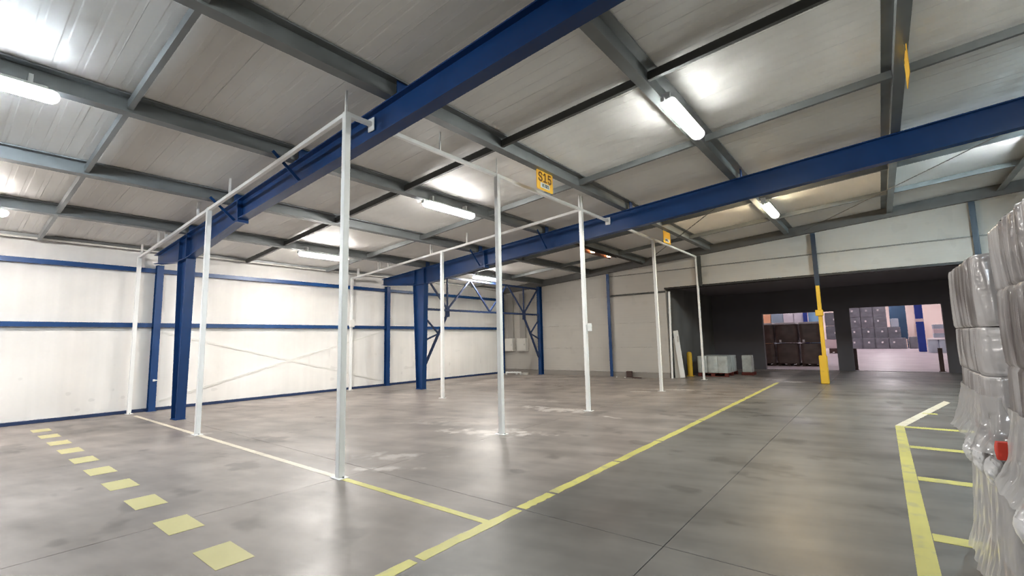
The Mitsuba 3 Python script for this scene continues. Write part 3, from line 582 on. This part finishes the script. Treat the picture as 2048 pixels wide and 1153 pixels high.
for i in range(4):
    for j in range(4):
        if i == 3 and j > 1: continue
        a, b = GCOL[i], GCOL[i + 1] + (.3 if i == 3 and j == 0 else 0)
        y = 57.2 if j == 0 else 58.0
        t = thing('grey_bale', f'grey bale behind the right doorway, {("leftmost", "second", "third", "last")[i]} column, {("bottom", "second", "third", "top")[j]} row', 'bale', 'grey bales in the hall behind')
        part(t, 'bale', lumpy(a + .006, b - .006, y, 59.2, .005 + 1.045 * j, 1.038 + 1.045 * j, .09, .008, i * 4 + j, 3), 'mat_grey_bale', 30)
        x = a + rng.uniform(.25, .6); part(t, 'label_sheet', box(x, x + .15, y - .075, y - .05, .55 + 1.045 * j, .72 + 1.045 * j), 'mat_white_goods')
one('goods_block', lumpy(15.75, 16.33, 58.1, 59, 2.11, 2.90, .03, .01, 1, 3), 'mat_ice', 'light grey carton on top of the last column of grey bales', 'carton', None, 30)
t = thing('storage_rack', 'dark blue covered rack behind the grey bales', 'rack')
part(t, 'cover', lumpy(15.75, 17.0, 60.2, 61.2, .9, 4.4, .04, .02, 2, 2), 'mat_navy', 30)
for x in (15.8, 16.9): part(t, 'upright', box(x, x + .08, 60.3, 60.4, 0, .95), 'mat_navy')
t = thing('far_post', 'blue column standing before the peach wall with a pale band', 'column')
part(t, 'shaft', box(17.15, 17.62, 48.6, 49.1, 0, 7, .03), 'mat_far_blue'); part(t, 'band', box(17.14, 17.63, 48.585, 49.11, 2.36, 2.60), 'mat_pink_goods', label='pale band')
one('down_pipe', cyl((18.0, 63.8, .0), (18.0, 63.8, 7), .14, 12), 'mat_pipe', 'brown pipe on the peach wall between the rack and the blue column', 'pipe')
one('grey_bale', lumpy(16.95, 17.7, 57.5, 58.4, .0, 1.1, .08, .03, 40, 3), 'mat_grey_bale', 'low grey bale between the bale stack and the blue column', 'bale', 'grey bales in the hall behind', 30)
t = thing('wrapped_goods', 'pale blue wrapped goods with a white top right of the blue column', 'load')
for k in range(2): part(t, 'bundle', lumpy(17.62 + .55 * k, 18.14 + .55 * k, 46.0, 47.2, .01, .98, .12, .05, k, 3), 'mat_ice', 30)
part(t, 'top_sheet', lumpy(17.6, 18.75, 45.95, 47.25, .96, 1.07, .05, .03, 4, 4, (3, 3)), 'mat_white_goods', 30)
t = thing('carton_stack', 'grey stack of flat cartons against the peach wall behind the wrapped goods', 'carton stack')
for k in range(6): part(t, 'carton', box(18.28, 19.0, 51, 52, .01 + .355 * k, .35 + .355 * k, .01), 'mat_ice' if k % 2 else 'mat_pink_goods')
for x, y, lb in ((13.95, 24.95, 'dark bollard guarding the pier behind the right doorway'), (16.68, 24.95, 'reddish bollard at the right side of the right doorway')):
    t = thing('bollard', lb, 'bollard'); part(t, 'post', cyl((x, y, .012), (x, y, .92), .07, 18), 'mat_dark_wood', 30); part(t, 'base_plate', box(x - .1, x + .1, y - .1, y + .1, 0, .012), 'mat_dark_wood')

# ------------------------------------------------------------------ film wrapped pallet stacks on the right
def skirt(pts, z0, z1, seed, amp=.03, gather=0.0):
    """A hanging sheet of film along a polyline in x,y with folds; its lower edge is ragged."""
    P = shapely.LineString(pts); N, M = 130, 24; rows = []
    s = np.linspace(0, 1, N); c = np.array([P.interpolate(q, normalized=True).coords[0] for q in s]); d = np.gradient(c, axis=0); d /= np.linalg.norm(d, axis=1, keepdims=True); nn = np.c_[-d[:, 1], d[:, 0]]
    rag = meshkit.fbm(np.c_[s * P.length * 5, s * 0 + seed, s * 0], 3, seed)
    for k in range(M):
        tt = k / (M - 1); zz = z1 + (z0 - z1) * tt * (1 - .22 * (rag - .3))
        o = (meshkit.fbm(np.c_[s * P.length * 13, s * 0 + tt * 2.2, s * 0 + seed], 3, seed) - .5) * 2 * amp * (.35 + .65 * tt) + .02 * tt + .055 * tt ** 3
        rows.append(np.c_[c + nn * o[:, None], zz])
    v = np.stack(rows, 1).reshape(-1, 3); i, j = np.meshgrid(np.arange(N - 1), np.arange(M - 1), indexing='ij'); a = (i * M + j).ravel()
    return v, np.stack([a, a + M, a + M + 1, a + 1], 1)
def film_tier(x0, x1, y0, y1, z0, z1, r, seed, amp=.022):
    o = sbox(x0 + r, y0 + r, x1 - r, y1 - r).buffer(r, 12).exterior; N, L = 260, 26
    c = np.array([o.interpolate(i / N, normalized=True).coords[0] for i in range(N)]); ctr = c.mean(0); nn = c - ctr; nn /= np.linalg.norm(nn, axis=1, keepdims=True)
    arc = np.arange(N) / N * o.length; vs = []
    for k in range(L):
        tt = k / (L - 1); z = z0 + (z1 - z0) * tt
        w = amp * (meshkit.fbm(np.c_[np.cos(2 * np.pi * np.arange(N) / N) * o.length * 2.2, np.sin(2 * np.pi * np.arange(N) / N) * o.length * 2.6, np.full(N, z * 1.2)], 4, seed) - .5) * 2
        w += .25 * amp * math.sin(math.pi * tt) - (.008 if k in (0, L - 1) else 0)
        vs.append(np.c_[c + nn * w[:, None], np.full(N, z) + (.012 * (meshkit.noise(np.c_[arc * 3, arc * 0, arc * 0], seed) - .5) if k == L - 1 else 0)])
    v = np.vstack(vs + [np.array([[*ctr, z0]]), np.array([[*ctr, z1 + .01]])]); f = []
    for a in range(L - 1):
        for b in range(N): i, j = a * N + b, a * N + (b + 1) % N; f += [(i, j, j + N), (i, j + N, i + N)]
    for b in range(N): f += [(L * N, (b + 1) % N, b), (L * N + 1, (L - 1) * N + b, (L - 1) * N + (b + 1) % N)]
    return trimesh.Trimesh(v, np.array(f), process=False)
def crumple(cx, cy, cz, rx, ry, rz, seed):
    m = trimesh.creation.icosphere(4, 1.0); v = m.vertices * [rx, ry, rz]; n = meshkit.fbm(m.vertices * 1.7, 3, seed)[:, None]
    return trimesh.Trimesh(v * (.62 + .6 * n) + [cx, cy, cz], m.faces, process=False)
def wrapped_stack(x0, x1, y0, y1, lower_top, tiers, seed, lbl, r=.16):
    t = thing('pallet', f'wooden pallet at the bottom of the {lbl}', 'pallet'); pallet(t, x0 + .04, x1 - .04, y0 + .04, y1 - .04, 0, 'mat_wood', .14)
    t = thing('wrapped_load', f'lower film-wrapped load of the {lbl}, loose film hanging', 'wrapped load')
    part(t, 'wrap', film_tier(x0 + .03, x1 - .03, y0 + .03, y1 - .03, .142, lower_top, r, seed, .03), 'mat_wrapped', 40)
    pts = [(x0 + .4, y1 + .0), (x0 + r, y1 + .005), (x0 + .03, y1 - .05), (x0 - .0, y1 - r), (x0 - .0, y0 + r), (x0 + .04, y0 + .04), (x0 + r, y0 - .01)]
    part(t, 'loose_film', skirt(pts[::-1], .03, lower_top - .12, seed, .035), 'mat_film', True, label='loose translucent film')
    for k in range(3): part(t, 'film_bunch', crumple(x0 + .0, y0 + .2 + (y1 - y0 - .3) * k / 2, lower_top - .10 - .03 * k, .045, .12, .09, seed + k), 'mat_film_bunch', True, label='bunched bright film')
    t = thing('pallet', f'red pallet between the two loads of the {lbl}', 'pallet'); pallet(t, x0 + .05, x1 - .05, y0 + .05, y1 - .05, lower_top + .012, 'mat_red_pallet', .12)
    t = thing('wrapped_load', f'upper film-wrapped load of the {lbl}', 'wrapped load')
    zs = [lower_top + .134] + tiers
    for k in range(len(zs) - 1): part(t, 'wrap', film_tier(x0, x1, y0, y1, zs[k], zs[k + 1], r, seed + 20 + k), 'mat_wrapped', 40)
    part(t, 'loose_film', skirt([(x0 + r, y0 - .015), (x0 + .03, y0 + .03), (x0 - .02, y0 + r), (x0 - .02, y1 - r), (x0 + .03, y1 - .03)], lower_top + .02, zs[0] + .22, seed + 7, .03), 'mat_film', True, label='loose translucent film')
    return t
wrapped_stack(15.36, 16.36, 3.72, 5.00, .86, [1.33, 1.62, 2.05], 3, 'farther wrapped stack at the right')
wrapped_stack(15.52, 16.52, 3.10, 3.66, .88, [1.43, 1.81, 2.02], 31, 'narrow wrapped stack in the gap')
tn = wrapped_stack(15.33, 16.53, 1.75, 3.04, .90, [1.44, 1.775, 2.06], 57, 'nearest wrapped stack at the right edge', .12)
for y, z in ((3.06, 1.0), (2.45, .93)): part(tn, 'strap_clip', lumpy(15.275, 15.335, y - .022, y + .022, z, z + .08, .012, .004, 5, 20), 'mat_red', 30, label='red strap clip')
